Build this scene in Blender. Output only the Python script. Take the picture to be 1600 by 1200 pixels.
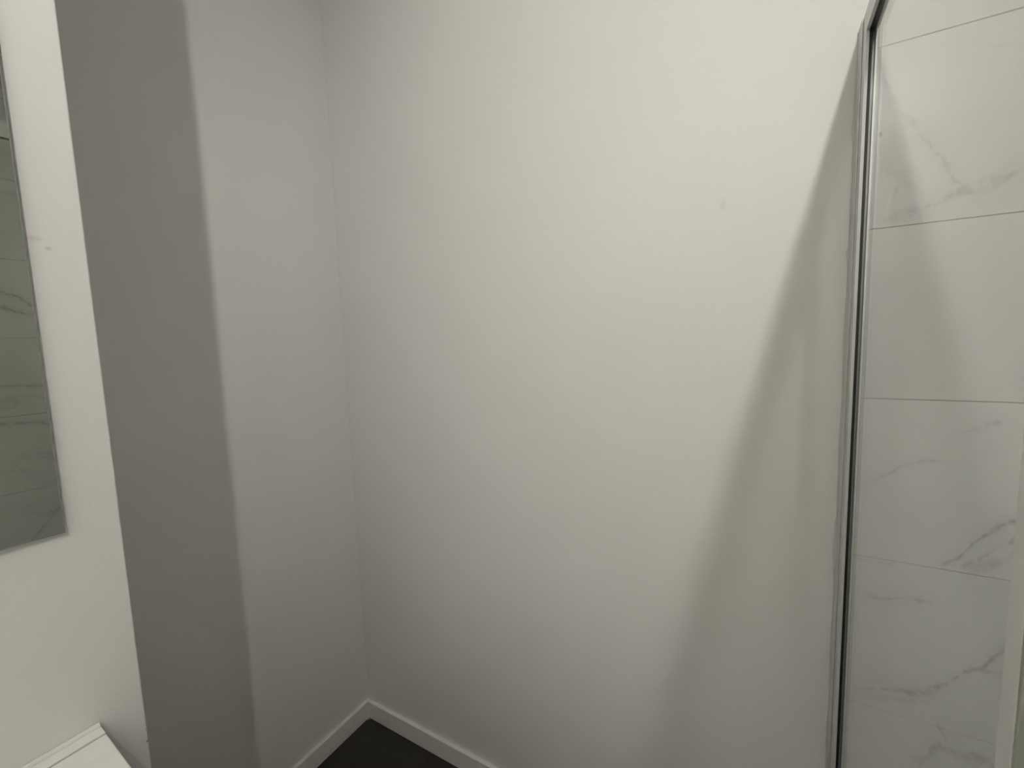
import bpy, bmesh, math, random
from mathutils import Vector, Matrix

# ------------------------------------------------------------------ scene, camera, light
for o in list(bpy.data.objects):
    bpy.data.objects.remove(o, do_unlink=True)
S = bpy.context.scene
C = S.collection
S.view_settings.view_transform = 'Standard'
S.view_settings.look = 'None'
S.view_settings.gamma = 1.0
S.view_settings.use_curve_mapping = False
S.view_settings.exposure = -0.14

EYE = 1.35
F_PX, YAW, PITCH, ROLL = 691.28, -0.5259, -0.1015, -0.0320
cam_d = bpy.data.cameras.new('camera')
cam = bpy.data.objects.new('camera', cam_d)
C.objects.link(cam)
cam_d.sensor_fit = 'HORIZONTAL'
cam_d.sensor_width = 36.0
cam_d.lens = F_PX / 1600.0 * 36.0
cam_d.clip_start = 0.01
fw = Vector((math.sin(YAW) * math.cos(PITCH), math.cos(YAW) * math.cos(PITCH), math.sin(PITCH)))
rt = Vector((math.cos(YAW), -math.sin(YAW), 0))
up = rt.cross(fw)
r2 = rt * math.cos(ROLL) + up * math.sin(ROLL)
u2 = -rt * math.sin(ROLL) + up * math.cos(ROLL)
cam.matrix_world = Matrix(((r2.x, u2.x, -fw.x, 0), (r2.y, u2.y, -fw.y, 0), (r2.z, u2.z, -fw.z, EYE), (0, 0, 0, 1)))
S.camera = cam

world = bpy.data.worlds.new('world')
S.world = world
world.use_nodes = True
world.node_tree.nodes['Background'].inputs[0].default_value = (0, 0, 0, 1)
world.node_tree.nodes['Background'].inputs[1].default_value = 0.0

# twin swivel spotlight on the ceiling: one head turned to the back wall, one added as fill, bounced off the ceiling behind
LAMP_COL = (1.0, 0.965, 0.905)
HEADS = [  # front of the head, point it is turned to, watts, beam angle
    (Vector((0.221, -0.448, 2.26)), Vector((-0.58, 1.01, 1.58)), 42.0, 96),
    (Vector((0.230, -0.660, 2.24)), Vector((0.10, -1.3, 2.46)), 146.0, 150),  # added unseen head, brightens the room by ceiling bounce
]
BEAMS = []
for hp, ha, hw, hb in HEADS:
    spot_d = bpy.data.lights.new('spot_and_fill_beam', 'SPOT')
    spot_d.energy = hw
    spot_d.color = LAMP_COL
    spot_d.spot_size = math.radians(hb)
    spot_d.spot_blend = 1.0
    spot_d.shadow_soft_size = 0.015
    spot = bpy.data.objects.new('spot_and_fill_beam', spot_d)
    C.objects.link(spot)
    spot.location = hp
    spot.rotation_euler = (ha - hp).to_track_quat('-Z', 'Y').to_euler()
    BEAMS.append(spot)

# ------------------------------------------------------------------ main measures (metres)
D = 1.0097        # back wall
LB = -1.2355      # alcove wall
LA = -0.670       # mirror wall
YA = 0.2062       # end of the mirror wall
XC = 0.1385       # paint ends / tiles begin on the back wall
XR = 1.18         # shower side wall
YF = -1.70        # wall behind the camera
HC = 2.46         # ceiling
BB = 0.0634       # baseboard height

# ------------------------------------------------------------------ helpers
def mesh_obj(name, bm, mat=None, parent=None, smooth=False):
    me = bpy.data.meshes.new(name)
    bm.normal_update()
    bm.to_mesh(me)
    bm.free()
    if smooth:
        for p in me.polygons:
            p.use_smooth = True
    o = bpy.data.objects.new(name, me)
    C.objects.link(o)
    if mat:
        me.materials.append(mat)
    if parent:
        o.parent = parent
    return o

def add_box(bm, x0, x1, y0, y1, z0, z1):
    vs = [bm.verts.new((x, y, z)) for x in (x0, x1) for y in (y0, y1) for z in (z0, z1)]
    for f in ((0, 1, 3, 2), (4, 6, 7, 5), (0, 4, 5, 1), (2, 3, 7, 6), (0, 2, 6, 4), (1, 5, 7, 3)):
        bm.faces.new([vs[i] for i in f])
    return vs

def box_bm(*b, bevel=0.0, seg=2):
    bm = bmesh.new()
    add_box(bm, *b)
    bmesh.ops.recalc_face_normals(bm, faces=bm.faces[:])
    if bevel:
        bmesh.ops.bevel(bm, geom=bm.edges[:], offset=bevel, segments=seg, profile=0.5, affect='EDGES')
    return bm

def box(name, b, mat, parent=None, bevel=0.0, seg=2):
    return mesh_obj(name, box_bm(*b, bevel=bevel, seg=seg), mat, parent)

def prism(name, pts, axis, a0, a1, mat, parent=None, bevel=0.0):
    """closed outline pts (2-D) extruded along axis from a0 to a1"""
    bm = bmesh.new()
    def P(u, v, a):
        return {'x': (a, u, v), 'y': (u, a, v), 'z': (u, v, a)}[axis]
    A = [bm.verts.new(P(u, v, a0)) for u, v in pts]
    B = [bm.verts.new(P(u, v, a1)) for u, v in pts]
    n = len(pts)
    bm.faces.new(A)
    bm.faces.new(B[::-1])
    for i in range(n):
        bm.faces.new((A[i], B[i], B[(i + 1) % n], A[(i + 1) % n]))
    bmesh.ops.recalc_face_normals(bm, faces=bm.faces[:])
    if bevel:
        bmesh.ops.bevel(bm, geom=bm.edges[:], offset=bevel, segments=2, profile=0.5, affect='EDGES')
    return mesh_obj(name, bm, mat, parent)

def lathe(name, prof, centre, mat, parent=None, seg=32):
    bm = bmesh.new()
    rings = []
    for r, z in prof:
        if r < 1e-6:
            rings.append([bm.verts.new((centre[0], centre[1], centre[2] + z))])
        else:
            rings.append([bm.verts.new((centre[0] + r * math.cos(2 * math.pi * k / seg),
                                        centre[1] + r * math.sin(2 * math.pi * k / seg), centre[2] + z)) for k in range(seg)])
    for a, b in zip(rings, rings[1:]):
        for k in range(seg):
            q = [a[k % len(a)], a[(k + 1) % len(a)], b[(k + 1) % len(b)], b[k % len(b)]]
            u = []
            for v in q:
                if v not in u:
                    u.append(v)
            if len(u) > 2:
                bm.faces.new(u)
    bmesh.ops.recalc_face_normals(bm, faces=bm.faces[:])
    return mesh_obj(name, bm, mat, parent, smooth=True)

def empty(name, loc=(0, 0, 0)):
    o = bpy.data.objects.new(name, None)
    o.empty_display_size = 0.05
    o.location = loc
    C.objects.link(o)
    return o

def reparent(o, root):
    o.parent = root
    o.matrix_parent_inverse = Matrix.Translation(root.location).inverted()
    return o

def tag(o, label, cat, group=None):
    o['label'] = label
    o['category'] = cat
    if group:
        o['group'] = group
    return o

def structure(o, label=None, cat=None):
    o['kind'] = 'structure'
    if label:
        o['label'] = label
    if cat:
        o['category'] = cat
    return o

# ------------------------------------------------------------------ materials
class NT:
    """small wrapper that writes shader nodes as expressions"""
    def __init__(self, name):
        self.m = bpy.data.materials.new(name)
        self.m.use_nodes = True
        self.t = self.m.node_tree
        self.b = self.t.nodes['Principled BSDF']
        self.out = self.t.nodes['Material Output']
        g = self.t.nodes.new('ShaderNodeNewGeometry')
        self.pos = g.outputs['Position']
        self.geo = g
        s = self.t.nodes.new('ShaderNodeSeparateXYZ')
        self.t.links.new(self.pos, s.inputs[0])
        self.x, self.y, self.z = s.outputs
    def put(self, sock, v):
        if isinstance(v, bpy.types.NodeSocket):
            self.t.links.new(v, sock)
        elif v is not None:
            sock.default_value = v
    def math(self, op, a, b=None, c=None, clamp=False):
        n = self.t.nodes.new('ShaderNodeMath')
        n.operation = op
        n.use_clamp = clamp
        for i, v in enumerate((a, b, c)):
            if v is not None:
                self.put(n.inputs[i], v)
        return n.outputs[0]
    def smooth(self, v, a, b, c=0.0, d=1.0):
        n = self.t.nodes.new('ShaderNodeMapRange')
        n.interpolation_type = 'SMOOTHSTEP'
        self.put(n.inputs[0], v)
        for i, q in enumerate((a, b, c, d)):
            self.put(n.inputs[i + 1], q)
        return n.outputs[0]
    def noise(self, scale, detail=3.0, rough=0.5, dist=0.0, vec=None):
        n = self.t.nodes.new('ShaderNodeTexNoise')
        n.inputs['Scale'].default_value = scale
        n.inputs['Detail'].default_value = detail
        n.inputs['Roughness'].default_value = rough
        n.inputs['Distortion'].default_value = dist
        self.put(n.inputs['Vector'], vec if vec is not None else self.pos)
        return n.outputs[0]
    def comb(self, x, y, z):
        n = self.t.nodes.new('ShaderNodeCombineXYZ')
        for i, v in enumerate((x, y, z)):
            self.put(n.inputs[i], v)
        return n.outputs[0]
    def mix(self, fac, a, b):
        n = self.t.nodes.new('ShaderNodeMix')
        n.data_type = 'RGBA'
        self.put(n.inputs['Factor'], fac)
        for s, v in ((n.inputs[6], a), (n.inputs[7], b)):
            self.put(s, v if isinstance(v, bpy.types.NodeSocket) else (*v, 1.0))
        return n.outputs[2]
    def curve(self, v, pts):
        """piecewise smooth function through pts, v from pts[0][0] to pts[-1][0]"""
        x0, x1 = pts[0][0], pts[-1][0]
        ys = [p[1] for p in pts]
        y0, y1 = min(ys), max(ys)
        if y1 - y0 < 1e-4:
            y1 = y0 + 1e-4
        n = self.t.nodes.new('ShaderNodeFloatCurve')
        c = n.mapping.curves[0]
        q = [((p[0] - x0) / (x1 - x0), (p[1] - y0) / (y1 - y0)) for p in pts]
        c.points[0].location = q[0]
        c.points[1].location = q[-1]
        for p in q[1:-1]:
            c.points.new(*p)
        n.mapping.update()
        t = self.math('DIVIDE', self.math('SUBTRACT', v, x0), x1 - x0, clamp=True)
        self.put(n.inputs['Value'], t)
        return self.math('MULTIPLY_ADD', n.outputs[0], y1 - y0, y0)
    def bump(self, h, strength, dist):
        n = self.t.nodes.new('ShaderNodeBump')
        n.inputs['Strength'].default_value = strength
        n.inputs['Distance'].default_value = dist
        self.put(n.inputs['Height'], h)
        self.put(self.b.inputs['Normal'], n.outputs[0])
    def vein(self, u, v, pts, w, k, wob=0.0, seed=0.0):
        """line through pts in (u, v) metres, half width w, strength k"""
        cu = self.math('ADD', u, seed)
        if wob:
            nz = self.noise(30.0, 6.0, 0.72, vec=self.comb(cu, v, seed))
            v = self.math('MULTIPLY_ADD', self.math('SUBTRACT', nz, 0.5), wob * 2.0, v)
        f = self.curve(u, pts)
        d = self.math('ABSOLUTE', self.math('SUBTRACT', v, f))
        ww = self.smooth(self.noise(24.0, 3.0, 0.6, vec=self.comb(cu, v, seed + 7.0)), 0.3, 0.7, 0.35 * w, 1.3 * w)
        core = self.smooth(d, 0.0, ww, 1.0, 0.0)
        halo = self.smooth(d, 0.0, w * 3.2, 0.28, 0.0)
        m = self.math('MAXIMUM', core, halo)
        e = 0.15 * (pts[-1][0] - pts[0][0])
        a = self.smooth(u, pts[0][0] - 0.001, pts[0][0] + e)
        b = self.smooth(u, pts[-1][0] - e, pts[-1][0] + 0.001, 1.0, 0.0)
        br = self.smooth(self.noise(48.0, 4.0, 0.7, vec=self.comb(cu, v, seed + 3.0)), 0.32, 0.62, 0.15, 1.0)
        m = self.math('MULTIPLY', self.math('MULTIPLY', m, a), self.math('MULTIPLY', b, br))
        return self.math('MULTIPLY', m, min(1.0, k * 1.4))
    def spot(self, u, v, cu, cv, ru, rv, k, grain=0.0):
        du = self.math('DIVIDE', self.math('SUBTRACT', u, cu), ru)
        dv = self.math('DIVIDE', self.math('SUBTRACT', v, cv), rv)
        d = self.math('SQRT', self.math('ADD', self.math('MULTIPLY', du, du), self.math('MULTIPLY', dv, dv)))
        m = self.smooth(d, 0.2, 1.0, k, 0.0)
        if grain:
            m = self.math('MULTIPLY', m, self.smooth(self.noise(grain, 2.0, 0.6), 0.42, 0.62))
        return m
    def total(self, L):
        s = L[0]
        for q in L[1:]:
            s = self.math('MAXIMUM', s, q)
        return s
    def set(self, **k):
        for n, v in k.items():
            self.put(self.b.inputs[n.replace('_', ' ')], v if not (isinstance(v, tuple) and len(v) == 3) else (*v, 1.0))
        return self.m

def plain(name, col, rough=0.5, metal=0.0, spec=0.5):
    n = NT(name)
    v = n.noise(40.0, 3.0)
    c = n.mix(n.smooth(v, 0.3, 0.7, 0.0, 1.0), tuple(q * 0.97 for q in col), tuple(min(1, q * 1.02) for q in col))
    return n.set(Base_Color=c, Roughness=rough, Metallic=metal, Specular_IOR_Level=spec)

PAINT = (0.83, 0.82, 0.795)
def paint(name, marks=(), streak=True):
    n = NT(name)
    big = n.noise(1.6, 4.0, 0.55)
    col = n.mix(n.smooth(big, 0.3, 0.7), tuple(q * 0.975 for q in PAINT), tuple(q * 1.015 for q in PAINT))
    if marks:
        L = [n.spot(n.x if ax != 'x' else n.y, n.z, cu, cv, ru, rv, k, gr) for ax, cu, cv, ru, rv, k, gr in marks]
        col = n.mix(n.total(L), col, (0.16, 0.15, 0.13))
    fine = n.noise(260.0, 3.0, 0.6)
    mid = n.noise(22.0, 3.0, 0.5)
    h = n.math('MULTIPLY_ADD', mid, 1.6, fine)
    if streak:
        st = n.noise(9.0, 3.0, 0.6, vec=n.comb(n.math('MULTIPLY', n.x, 3.0), n.math('MULTIPLY', n.y, 3.0), n.math('MULTIPLY', n.z, 0.25)))
        h = n.math('MULTIPLY_ADD', st, 2.2, h)
    n.bump(h, 0.22, 0.0012)
    return n.set(Base_Color=col, Roughness=0.55, Specular_IOR_Level=0.3)

M_paint = paint('wall_paint')
M_paint_back = paint('wall_paint_back', [
    ('y', -0.0845, 1.6034, 0.009, 0.018, 0.20, 520.0),
    ('y', 0.1200, 0.945, 0.006, 0.035, 0.25, 300.0)])
M_paint_left = paint('wall_paint_left', [
    ('x', 0.1650, 1.4709, 0.0095, 0.0045, 0.14, 0.0),
    ('x', 0.1752, 1.4620, 0.0042, 0.0033, 0.22, 0.0),
    ('x', 0.2050, 0.8576, 0.0016, 0.0022, 0.95, 0.0),
    ('x', 0.2050, 0.8740, 0.0012, 0.0012, 0.6, 0.0)])
M_ceiling = paint('ceiling_paint', streak=False)
M_trim = plain('trim_paint', (0.86, 0.85, 0.80), 0.35)
M_grout = plain('tile_grout', (0.36, 0.35, 0.33), 0.85)
M_floor_grout = plain('floor_grout', (0.20, 0.175, 0.14), 0.9)

def marble(name, u_is_x, veins):
    n = NT(name)
    u = n.x if u_is_x else n.y
    cloud = n.noise(3.2, 5.0, 0.55)
    base = n.mix(n.smooth(cloud, 0.35, 0.7), (0.68, 0.68, 0.66), (0.60, 0.60, 0.58))
    L = [n.vein(u, n.z, *a) for a in veins]
    # faint hairlines everywhere
    w = n.noise(2.3, 4.0, 0.6, 0.8)
    hair = n.smooth(n.math('ABSOLUTE', n.math('SUBTRACT', w, 0.5)), 0.0, 0.006, 0.10, 0.0)
    hair = n.math('MULTIPLY', hair, n.smooth(n.noise(5.0), 0.45, 0.65))
    if not u_is_x:
        w2 = n.noise(1.5, 5.0, 0.62, 1.6)
        h2 = n.smooth(n.math('ABSOLUTE', n.math('SUBTRACT', w2, 0.47)), 0.0, 0.03, 0.22, 0.0)
        L.append(n.math('MULTIPLY', h2, n.smooth(n.noise(3.1), 0.42, 0.62)))
    col = n.mix(n.total(L + [hair]), base, (0.27, 0.27, 0.255))
    return n.set(Base_Color=col, Roughness=0.22, Specular_IOR_Level=0.5)

VEINS = [
    ([(0.150, 1.775), (0.172, 1.736), (0.203, 1.677), (0.237, 1.624), (0.262, 1.578), (0.282, 1.558)], 0.016, 0.40, 0.03, 1.0),
    ([(0.150, 1.528), (0.217, 1.546), (0.263, 1.563), (0.292, 1.568), (0.345, 1.586)], 0.014, 0.48, 0.02, 2.0),
    ([(0.150, 1.64), (0.190, 1.60), (0.225, 1.555)], 0.022, 0.26, 0.03, 2.5),
    ([(0.150, 1.062), (0.191, 1.084), (0.208, 1.100), (0.237, 1.113), (0.275, 1.124)], 0.0075, 0.50, 0.010, 3.0),
    ([(0.285, 1.168), (0.310, 1.181), (0.335, 1.191)], 0.006, 0.40, 0.006, 4.0),
    ([(0.264, 0.930), (0.287, 0.943), (0.298, 0.959), (0.305, 0.972), (0.316, 0.988), (0.331, 1.005), (0.372, 1.040)], 0.010, 0.70, 0.012, 5.0),
    ([(0.290, 0.926), (0.318, 0.955), (0.340, 0.979), (0.372, 1.016)], 0.011, 0.50, 0.02, 6.0),
    ([(0.300, 0.926), (0.330, 0.945), (0.375, 0.985)], 0.030, 0.35, 0.01, 6.5),
    ([(0.150, 0.846), (0.187, 0.846), (0.223, 0.858), (0.249, 0.859), (0.270, 0.860)], 0.008, 0.52, 0.010, 7.0),
    ([(0.148, 0.918), (0.18, 0.917), (0.213, 0.921)], 0.006, 0.40, 0.006, 7.5),
    ([(0.146, 0.650), (0.203, 0.668), (0.257, 0.687), (0.290, 0.715), (0.313, 0.746), (0.329, 0.755), (0.343, 0.780), (0.372, 0.828)], 0.013, 0.66, 0.014, 8.0),
    ([(0.146, 0.636), (0.20, 0.650), (0.26, 0.672), (0.30, 0.70)], 0.012, 0.34, 0.02, 8.5),
    ([(0.322, 0.750), (0.340, 0.757), (0.372, 0.760)], 0.008, 0.50, 0.008, 9.0),
    ([(0.278, 0.632), (0.288, 0.618), (0.300, 0.594), (0.312, 0.575)], 0.012, 0.50, 0.012, 10.0),
    ([(0.240, 0.535), (0.262, 0.552), (0.296, 0.585), (0.346, 0.586), (0.40, 0.565)], 0.030, 0.55, 0.03, 11.0),
]
M_marble = marble('marble_tile', True, VEINS)
# the wall that only the mirror shows
MV = [
    ([(0.44, 1.60), (0.52, 1.585), (0.60, 1.53), (0.66, 1.50)], 0.012, 0.6, 0.02, 1.0),
    ([(0.40, 1.53), (0.48, 1.535), (0.58, 1.51), (0.66, 1.52)], 0.014, 0.6, 0.02, 2.0),
    ([(0.40, 1.235), (0.52, 1.230), (0.64, 1.215)], 0.006, 0.5, 0.006, 3.0),
    ([(0.40, 1.09), (0.52, 1.085), (0.64, 1.03)], 0.009, 0.6, 0.012, 4.0),
    ([(0.48, 0.60), (0.55, 0.68), (0.64, 0.80)], 0.010, 0.5, 0.02, 5.0)]
M_marble_side = marble('marble_tile_side', False, MV)

def floor_tile_mat():
    n = NT('floor_tile')
    a = n.noise(14.0, 5.0, 0.6)
    c = n.mix(n.smooth(a, 0.3, 0.75), (0.026, 0.023, 0.019), (0.040, 0.035, 0.027))
    n.bump(n.noise(180.0, 3.0), 0.15, 0.0008)
    return n.set(Base_Color=c, Roughness=0.45, Specular_IOR_Level=0.35)
M_floor = floor_tile_mat()

M_alu = plain('satin_aluminium', (0.74, 0.75, 0.73), 0.42, 0.25)
M_chrome = plain('bright_aluminium', (0.74, 0.75, 0.74), 0.16, 1.0)
M_gasket = plain('black_rubber', (0.012, 0.013, 0.012), 0.45)
M_seal = plain('silicone_sealant', (0.70, 0.69, 0.66), 0.5)
M_white = plain('white_lacquer', (0.80, 0.79, 0.77), 0.22)
M_ceramic = plain('white_ceramic', (0.84, 0.83, 0.80), 0.12)
M_sealstrip = plain('grey_seal', (0.36, 0.37, 0.33), 0.5)
M_groove = plain('groove_grey', (0.40, 0.39, 0.36), 0.6)
M_tray = plain('tray_slate', (0.05, 0.048, 0.044), 0.5)
M_edge = plain('mirror_edge', (0.30, 0.34, 0.30), 0.08, 1.0)
M_mirror_back = plain('mirror_backing', (0.10, 0.10, 0.09), 0.6)

def mirror_mat():
    n = NT('mirror_silver')
    v = n.noise(6.0)
    c = n.mix(v, (0.70, 0.745, 0.685), (0.72, 0.76, 0.70))
    return n.set(Base_Color=c, Metallic=1.0, Roughness=0.015)
M_mirror = mirror_mat()

def glass_mat():
    """thin clear safety glass: straight-through transmission, Fresnel reflection"""
    n = NT('clear_glass')
    t = n.t
    dot = t.nodes.new('ShaderNodeVectorMath')
    dot.operation = 'DOT_PRODUCT'
    n.put(dot.inputs[0], n.geo.outputs['Normal'])
    n.put(dot.inputs[1], n.geo.outputs['Incoming'])
    c = n.math('ABSOLUTE', dot.outputs['Value'])
    g = n.math('SQRT', n.math('MULTIPLY_ADD', c, c, 1.52 ** 2 - 1.0))
    gm, gp = n.math('SUBTRACT', g, c), n.math('ADD', g, c)
    q1 = n.math('DIVIDE', gm, gp)
    q2 = n.math('DIVIDE', n.math('SUBTRACT', n.math('MULTIPLY', c, gp), 1.0), n.math('ADD', n.math('MULTIPLY', c, gm), 1.0))
    F = n.math('MULTIPLY', n.math('MULTIPLY', n.math('MULTIPLY', q1, q1), 0.5), n.math('MULTIPLY_ADD', q2, q2, 1.0))
    # both faces with the bounces between them let (1-F)/(1+F) through; each face takes its root
    f = n.math('SUBTRACT', 1.0, n.math('SQRT', n.math('DIVIDE', n.math('SUBTRACT', 1.0, F), n.math('ADD', 1.0, F))))
    tr = t.nodes.new('ShaderNodeBsdfTransparent')
    tr.inputs[0].default_value = (0.972, 0.985, 0.976, 1)
    gl = t.nodes.new('ShaderNodeBsdfGlossy')
    gl.inputs['Roughness'].default_value = 0.0
    gl.inputs['Color'].default_value = (1, 1, 1, 1)
    mx = t.nodes.new('ShaderNodeMixShader')
    n.put(mx.inputs[0], f)
    t.links.new(tr.outputs[0], mx.inputs[1])
    t.links.new(gl.outputs[0], mx.inputs[2])
    t.links.new(mx.outputs[0], n.out.inputs['Surface'])
    return n.m
M_glass = glass_mat()

def emit_mat(name, col, strength):
    n = NT(name)
    return n.set(Base_Color=col, Emission_Color=col, Emission_Strength=strength, Roughness=0.4)

# ------------------------------------------------------------------ the room
T = 0.10
floor = structure(box('floor', (LB - T, XR + T, YF - T, D + T, -0.06, -0.004), M_floor_grout))
ceiling = structure(box('ceiling', (LB - T, XR + T, YF - T, D + T, HC, HC + 0.08), M_ceiling))
w_alc = structure(box('wall_alcove', (LB - T, LB, YA - 0.3, D + T, -0.004, HC), M_paint))
w_left = structure(box('wall_left', (LA - 0.44, LA, YF, YA, -0.004, HC), M_paint_left, bevel=0.0015))
w_back = structure(box('wall_back', (LB, XC, D, D + T, -0.004, HC), M_paint_back))
w_shower = structure(box('wall_shower', (XC, XR + T, D + 0.0065, D + T, -0.004, HC), M_grout))
w_right = structure(box('wall_right', (XR + 0.0065, XR + T, YF, D + 0.0065, -0.004, HC), M_grout))
w_front = structure(box('wall_front', (LB, XR + T, YF - T, YF, -0.004, HC), M_paint))

# wall tiles, 300 x 600 stacked, 2 mm joints
PITCH_Z = 0.2982
Z_JOINT = 1.8189
GAP = 0.0014
def tile_course(parent, mat, plane, horiz, start, end, width, z_joint):
    zs = []
    z = z_joint
    while z > 0.0:
        z -= PITCH_Z
    while z < HC:
        zs.append((max(z, 0.0), min(z + PITCH_Z, HC)))
        z += PITCH_Z
    us = []
    u = end
    while (u - start) * (1 if end > start else -1) > 0.02:
        v = u - width if end > start else u + width
        v = max(v, start) if end > start else min(v, start)
        us.append((min(u, v), max(u, v)))
        u = v
    cache = {}
    for a, b in zs:
        if b - a < 0.02:
            continue
        for c, d in us:
            key = (round(b - a, 4), round(d - c, 4))
            wu, wz = d - c - GAP, b - a - GAP
            if key not in cache:
                bm = bmesh.new()
                if horiz == 'x':
                    add_box(bm, -wu / 2, wu / 2, 0.0, 0.0064, -wz / 2, wz / 2)
                else:
                    add_box(bm, 0.0, 0.0064, -wu / 2, wu / 2, -wz / 2, wz / 2)
                bmesh.ops.recalc_face_normals(bm, faces=bm.faces[:])
                bmesh.ops.bevel(bm, geom=bm.edges[:], offset=0.0006, segments=1, affect='EDGES')
                o = mesh_obj('tile', bm, mat, parent)
                cache[key] = o.data
            else:
                o = bpy.data.objects.new('tile', cache[key])
                C.objects.link(o)
                o.parent = parent
            m, h = (c + d) / 2, (a + b) / 2
            o.location = (m, plane, h) if horiz == 'x' else (plane, m, h)
tile_course(w_shower, M_marble, D, 'x', XC, XR, 0.60, Z_JOINT)
tile_course(w_right, M_marble_side, XR, 'y', YF, D, 0.60, 2.010)

# floor tiles, 300 x 600
def floor_tiles():
    cache = {}
    xs = [LB, -0.927]
    while xs[-1] < XR - 0.01:
        xs.append(min(xs[-1] + 0.30, XR))
    ys = [D]
    while ys[-1] > YF + 0.01:
        ys.append(max(ys[-1] - 0.60, YF))
    for i in range(len(xs) - 1):
        for j in range(len(ys) - 1):
            x0, x1, y1, y0 = xs[i], xs[i + 1], ys[j], ys[j + 1]
            if (x0 + x1) / 2 < LA - 0.02 and y1 < YA + 0.02:
                continue
            if x1 - x0 < 0.02 or y1 - y0 < 0.02:
                continue
            if x0 < LA and y0 < YA:                      # cut round the projecting wall
                y0 = max(y0, YA) if x1 <= LA + 0.1 else y0
            key = (round(x1 - x0, 4), round(y1 - y0, 4))
            if key not in cache:
                wx, wy = x1 - x0 - 0.0022, y1 - y0 - 0.0022
                o = box('tile', (-wx / 2, wx / 2, -wy / 2, wy / 2, -0.0038, 0.0), M_floor, floor, bevel=0.0008, seg=1)
                cache[key] = o.data
            else:
                o = bpy.data.objects.new('tile', cache[key])
                C.objects.link(o)
                o.parent = floor
            o.location = ((x0 + x1) / 2, (y0 + y1) / 2, 0.0)
floor_tiles()

# baseboards with a small eased top edge, mitred in the corner
def baseboard(name, along, a0, a1, plane, sgn, t=0.0118):
    e = 0.0016
    prof = [(0, 0.0005), (t, 0.0005), (t, BB - e), (t - e, BB - 0.0003), (0.0, BB)]
    if along == 'x':
        o = prism(name, [(plane + sgn * u, v) for u, v in prof], 'x', a0, a1, M_trim)
    else:
        o = prism(name, [(plane + sgn * u, v) for u, v in prof], 'y', a0, a1, M_trim)
    return structure(o)
bb_back = baseboard('baseboard_back', 'x', LB + 0.0002, XC - 0.006, D - 0.0002, -1)
bb_alc = baseboard('baseboard_alcove', 'y', YA + 0.0004, D - 0.0124, LB + 0.0002, 1)
# thin dark mitre line and a chip of filler in the corner
bm = bmesh.new()
for k, (dx, dy, s) in enumerate(((0.0155, -0.0165, 0.0024), (0.0145, -0.0215, 0.0016), (0.0195, -0.0150, 0.0013))):
    bmesh.ops.create_icosphere(bm, subdivisions=2, radius=s, matrix=Matrix.Translation((LB + dx, D + dy, 0.0007)) @ Matrix.Diagonal((1.3, 0.8, 0.5, 1)))
chip = mesh_obj('filler_crumb', bm, M_white, floor)

# ------------------------------------------------------------------ shower screen
GX = 0.1345                      # centre plane of the glass
Y_END = 0.3740                   # fixed pane ends at the door stile
Y_FAR = -0.42                    # far end of the door
Z_TOP = 1.8570
Z_TRAY = 0.045
tray = tag(box('shower_tray', (GX - 0.03, XR - 0.001, -0.62, D - 0.001, 0.0005, Z_TRAY), M_tray, bevel=0.004),
           'low dark grey shower tray below the glass screen', 'shower tray')

scr = empty('shower_screen', (GX, D, Z_TRAY))
tag(scr, 'clear glass shower screen with satin aluminium frame fixed to back wall', 'shower screen')
def part(o):
    return reparent(o, scr)
X0, X1 = 0.1222, 0.1412          # wall channel
I0, I1 = 0.1240, 0.1395          # stile sliding inside it
YC, YS = D - 0.034, D - 0.062    # fronts of channel and stile
G0, G1 = 0.1284, 0.1368          # gasket groove
zb = Z_TRAY + 0.0005
RZ = Z_TOP - 0.035
# U-shaped wall channel
wc = part(prism('wall_channel', [(X0, D - 0.0005), (X0, YC), (X0 + 0.0012, YC), (X0 + 0.0012, D - 0.004), (X1 - 0.0012, D - 0.004),
                            (X1 - 0.0012, YC), (X1, YC), (X1, D - 0.0005)], 'z', zb, Z_TOP, M_alu))
st = part(prism('stile', [(I0, D - 0.006), (I0, YS), (G0, YS), (G0, YS + 0.010), (G1, YS + 0.010), (G1, YS), (I1, YS), (I1, D - 0.006)],
           'z', zb, Z_TOP - 0.0006, M_alu))
gk = part(box('gasket', (G0 + 0.0001, GX - 0.0021, YS - 0.0008, YS + 0.0098, zb + 0.0304, RZ - 0.0002), M_gasket))
# top rail from the stile towards the door's far end
rail = part(prism('top_rail', [(I0, RZ), (G0, RZ), (G0, RZ + 0.010), (G1, RZ + 0.010), (G1, RZ), (I1, RZ), (I1, Z_TOP), (I0, Z_TOP)],
             'y', Y_FAR, YS - 0.0002, M_alu))
gt = part(box('top_gasket', (G0 + 0.0001, GX - 0.0021, Y_FAR + 0.002, YS - 0.0004, RZ - 0.0001, RZ + 0.0098), M_gasket))
br = part(box('bottom_rail', (I0, I1, Y_FAR, YS - 0.0002, zb, zb + 0.03), M_alu, bevel=0.001))
pane = part(box('glass_pane', (GX - 0.0020, GX + 0.0020, Y_END + 0.0005, YS + 0.0007, zb + 0.0305, RZ + 0.0005), M_glass))
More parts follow.
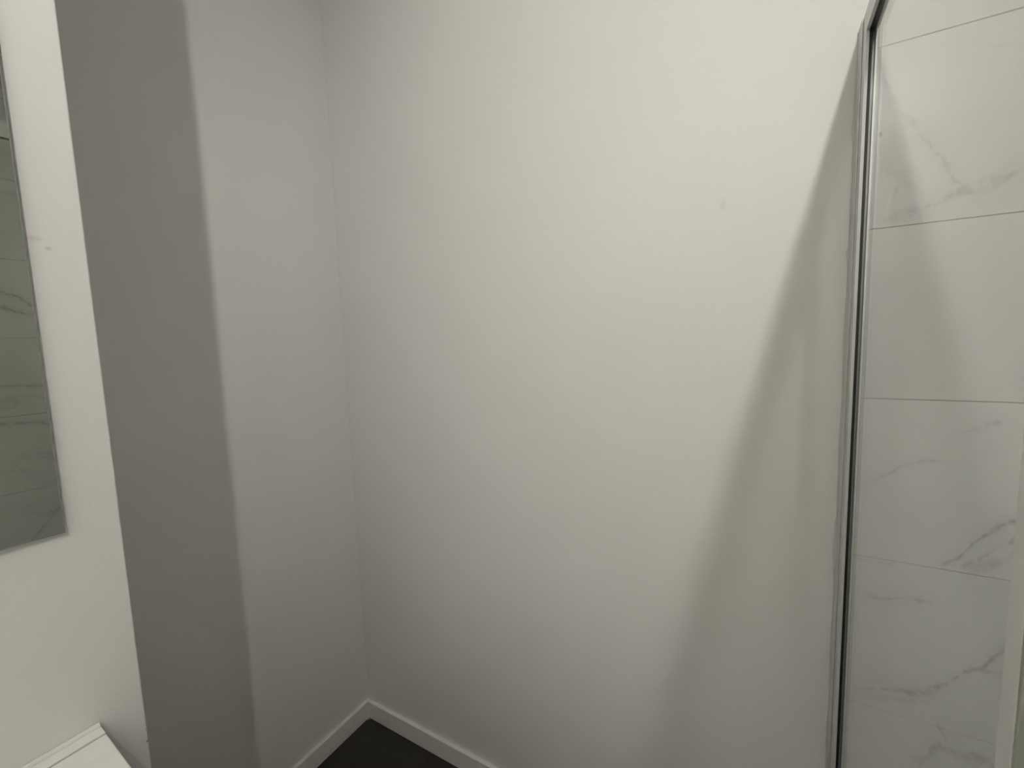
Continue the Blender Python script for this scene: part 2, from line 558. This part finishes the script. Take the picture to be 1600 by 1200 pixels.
# uneven bead of sealant between channel and paint
random.seed(4)
bm = bmesh.new()
rings = []
N = 150
for i in range(N + 1):
    z = zb + 0.02 + (Z_TOP - zb - 0.025) * i / N
    w = 0.0022 + 0.0007 * math.sin(i * 0.37) + 0.0006 * random.random()
    if abs(z - 1.693) < 0.012:
        w += 0.0035 * (1 - abs(z - 1.693) / 0.012)
    if 1.485 < z < 1.62:
        w *= 0.55
    if abs(z - 1.482) < 0.010:
        w += 0.0028 * (1 - abs(z - 1.482) / 0.010)
    if 0.90 < z < 0.99:
        w += 0.0016
    h = 0.0016 + 0.0006 * random.random()
    rings.append([bm.verts.new((X0 - 0.0001, D - 0.0003, z)), bm.verts.new((X0 - 0.0001, D - 0.0003 - h * 1.6, z)),
                  bm.verts.new((X0 - w * 0.55, D - 0.0003 - h, z)), bm.verts.new((X0 - w, D - 0.0003, z))])
for a, b in zip(rings, rings[1:]):
    for k in range(4):
        bm.faces.new((a[k], a[(k + 1) % 4], b[(k + 1) % 4], b[k]))
bm.faces.new(rings[0]); bm.faces.new(rings[-1][::-1])
bmesh.ops.recalc_face_normals(bm, faces=bm.faces[:])
part(mesh_obj('sealant_bead', bm, M_seal))
# sealant smears on the tile side
for cx, cz, ln, an in ((0.1478, 1.829, 0.011, 0.75), (0.1582, 1.6777, 0.0045, 0.9)):
    bm = bmesh.new()
    bmesh.ops.create_icosphere(bm, subdivisions=2, radius=1.0, matrix=Matrix.Translation((cx, D - 0.0004, cz)) @
                               Matrix.Rotation(-an + math.pi / 2 - 0.75, 4, 'Y') @ Matrix.Diagonal((0.0016, 0.0006, ln, 1)))
    part(mesh_obj('sealant_smear', bm, M_groove))

door = empty('shower_door', (GX, Y_END, Z_TRAY))
tag(door, 'clear glass shower door with pale vertical stile next to fixed pane', 'shower door')
def dpart(o):
    return reparent(o, door)
dz0, dz1 = zb + 0.0306, RZ - 0.0006
dpart(box('stile', (0.1320, 0.1425, 0.3545, Y_END, dz0, dz1), M_white, bevel=0.0008))
dpart(box('magnetic_seal', (0.1322, 0.1423, 0.3512, 0.3544, dz0, dz1), M_sealstrip, bevel=0.0006))
dpart(box('stile', (0.1320, 0.1425, Y_FAR, Y_FAR + 0.0195, dz0, dz1), M_white, bevel=0.0012))
dpart(box('glass_pane', (GX - 0.0020, GX + 0.0020, Y_FAR + 0.0197, 0.3510, dz0, dz1), M_glass))

# ------------------------------------------------------------------ mirror
mir = empty('mirror', (LA, -0.14, 1.1540))
tag(mir, 'frameless rectangular mirror with polished edge on the left wall', 'mirror')
MY0, MY1, MZ0, MZ1 = -0.45, 0.1570, 1.1540, 1.96
bk = 0.0008
reparent(box('backing', (LA + 0.0004, LA + 0.0012, MY0 + 0.002, MY1 - 0.002, MZ0 + 0.002, MZ1 - 0.002), M_mirror_back), mir)
ch = 0.0013
bm = bmesh.new()
def loop(x, i):
    return [bm.verts.new((x, y, z)) for y, z in ((MY0 + i, MZ0 + i), (MY1 - i, MZ0 + i), (MY1 - i, MZ1 - i), (MY0 + i, MZ1 - i))]
A, B, E_ = loop(LA + 0.0013, 0.0), loop(LA + 0.0046, 0.0), loop(LA + 0.0060, ch)
bm.faces.new(A[::-1])
for p, q in ((A, B), (B, E_)):
    for k in range(4):
        bm.faces.new((p[k], p[(k + 1) % 4], q[(k + 1) % 4], q[k]))
bmesh.ops.recalc_face_normals(bm, faces=bm.faces[:])
reparent(mesh_obj('polished_edge', bm, M_edge), mir)
bm = bmesh.new()
E2 = loop(LA + 0.0060, ch)
bm.faces.new(E2)
reparent(mesh_obj('mirror_glass', bm, M_mirror), mir)

# ------------------------------------------------------------------ vanity unit below the mirror
VZ = 0.9144
VY0 = -0.64
VD = 0.46
van = empty('vanity_unit', (LA + 0.23, -0.23, 0.0))
tag(van, 'white vanity unit with flat glossy top below the mirror', 'vanity')
def vpart(o, root=van):
    return reparent(o, root)
xw = LA + 0.0006
def yend(x):                                       # the end edge runs slightly inwards
    return 0.1646 - 0.052 * (x - LA)
led = 0.0185
vpart(prism('back_ledge', [(xw, VY0), (xw, yend(xw)), (xw + led, yend(xw + led)), (xw + led, VY0)], 'z', VZ - 0.026, VZ, M_ceramic, bevel=0.0009))
vpart(prism('ledge_groove', [(xw + led + 0.0001, VY0 + 0.002), (xw + led + 0.0001, yend(xw + led) - 0.0012), (xw + led + 0.0016, yend(xw + led) - 0.0012), (xw + led + 0.0016, VY0 + 0.002)],
            'z', VZ - 0.025, VZ - 0.0016, M_groove))
xt = xw + led + 0.0017
vpart(prism('sealant_bead', [(xw, VZ + 0.0001), (xw + 0.0040, VZ + 0.0001), (xw + 0.0036, VZ + 0.0016), (xw + 0.0024, VZ + 0.0032), (xw, VZ + 0.0040)],
            'y', VY0 + 0.001, yend(xw) - 0.0008, M_ceramic))
vpart(prism('countertop', [(xt, VY0), (xt, yend(xt)), (LA + VD - 0.03, yend(LA + VD - 0.03)), (LA + VD, yend(LA + VD) - 0.03), (LA + VD, VY0)],
            'z', VZ - 0.026, VZ - 0.0008, M_ceramic, bevel=0.0014))
vpart(box('cabinet', (LA + 0.0010, LA + VD - 0.03, VY0 + 0.012, 0.118, 0.16, VZ - 0.0265), M_white, bevel=0.001))
for y0 in (VY0 + 0.014, VY0 + 0.014 + 0.373):
    dr = vpart(box('door', (LA + VD - 0.0297, LA + VD - 0.0117, y0, y0 + 0.369, 0.165, VZ - 0.04), M_white, bevel=0.0015))
    hd = box('handle', (LA + VD - 0.0115, LA + VD - 0.0015, y0 + 0.13, y0 + 0.24, VZ - 0.09, VZ - 0.08), M_chrome, bevel=0.003)
    hd.parent = dr
    hd.matrix_parent_inverse = (Matrix.Translation(van.location) @ dr.matrix_parent_inverse).inverted()
for ly in (VY0 + 0.05, 0.09):
    for lx in (LA + 0.05, LA + VD - 0.08):
        vpart(box('leg', (lx, lx + 0.03, ly - 0.03, ly, 0.0006, 0.1598), M_chrome, bevel=0.002))

# ------------------------------------------------------------------ ceiling spotlight (two swivel heads on a rose, the second added as fill)
M_lens = emit_mat('lens_glow', LAMP_COL, 6.0)
ROSE = Vector((0.22, -0.575, HC))
lamp = empty('ceiling_spot_and_fill', ROSE)
tag(lamp, 'white ceiling spotlight with swivel head and an added second head for fill light', 'spotlight')
def lpart(o):
    return reparent(o, lamp)
lpart(lathe('ceiling_rose', [(0.0, -0.0006), (0.060, -0.0006), (0.060, -0.012), (0.048, -0.024), (0.0, -0.026)], ROSE, M_white))
def tube(name, a, b, r, mat):
    bm = bmesh.new()
    d = b - a
    bmesh.ops.create_cone(bm, cap_ends=True, segments=16, radius1=r, radius2=r, depth=d.length,
                          matrix=Matrix.Translation((a + b) / 2) @ d.to_track_quat('Z', 'Y').to_matrix().to_4x4())
    return mesh_obj(name, bm, mat)
for (hp, ha, hw, hb), beam in zip(HEADS, BEAMS):
    axis = (ha - hp).normalized()
    place = Matrix.Translation(hp) @ axis.to_track_quat('-Z', 'Y').to_matrix().to_4x4()
    back = hp - axis * 0.055
    foot = ROSE + Vector((0, 0.02 if ha.y > 0 else -0.02, -0.0262))
    lpart(tube('arm', foot, back + (foot - back).normalized() * 0.0295, 0.006, M_white))
    can = lathe('can', [(0.0, 0.105), (0.022, 0.104), (0.028, 0.094), (0.029, 0.006), (0.0275, 0.006), (0.0265, 0.012), (0.0, 0.012)], (0, 0, 0), M_white)
    can.data.transform(place)
    lpart(can)
    lens = lathe('lens', [(0.0, 0.0050), (0.020, 0.0060), (0.026, 0.0090), (0.026, 0.0116), (0.0, 0.0116)], (0, 0, 0), M_lens)
    lens.data.transform(place)
    lpart(lens)
    reparent(beam, lamp)
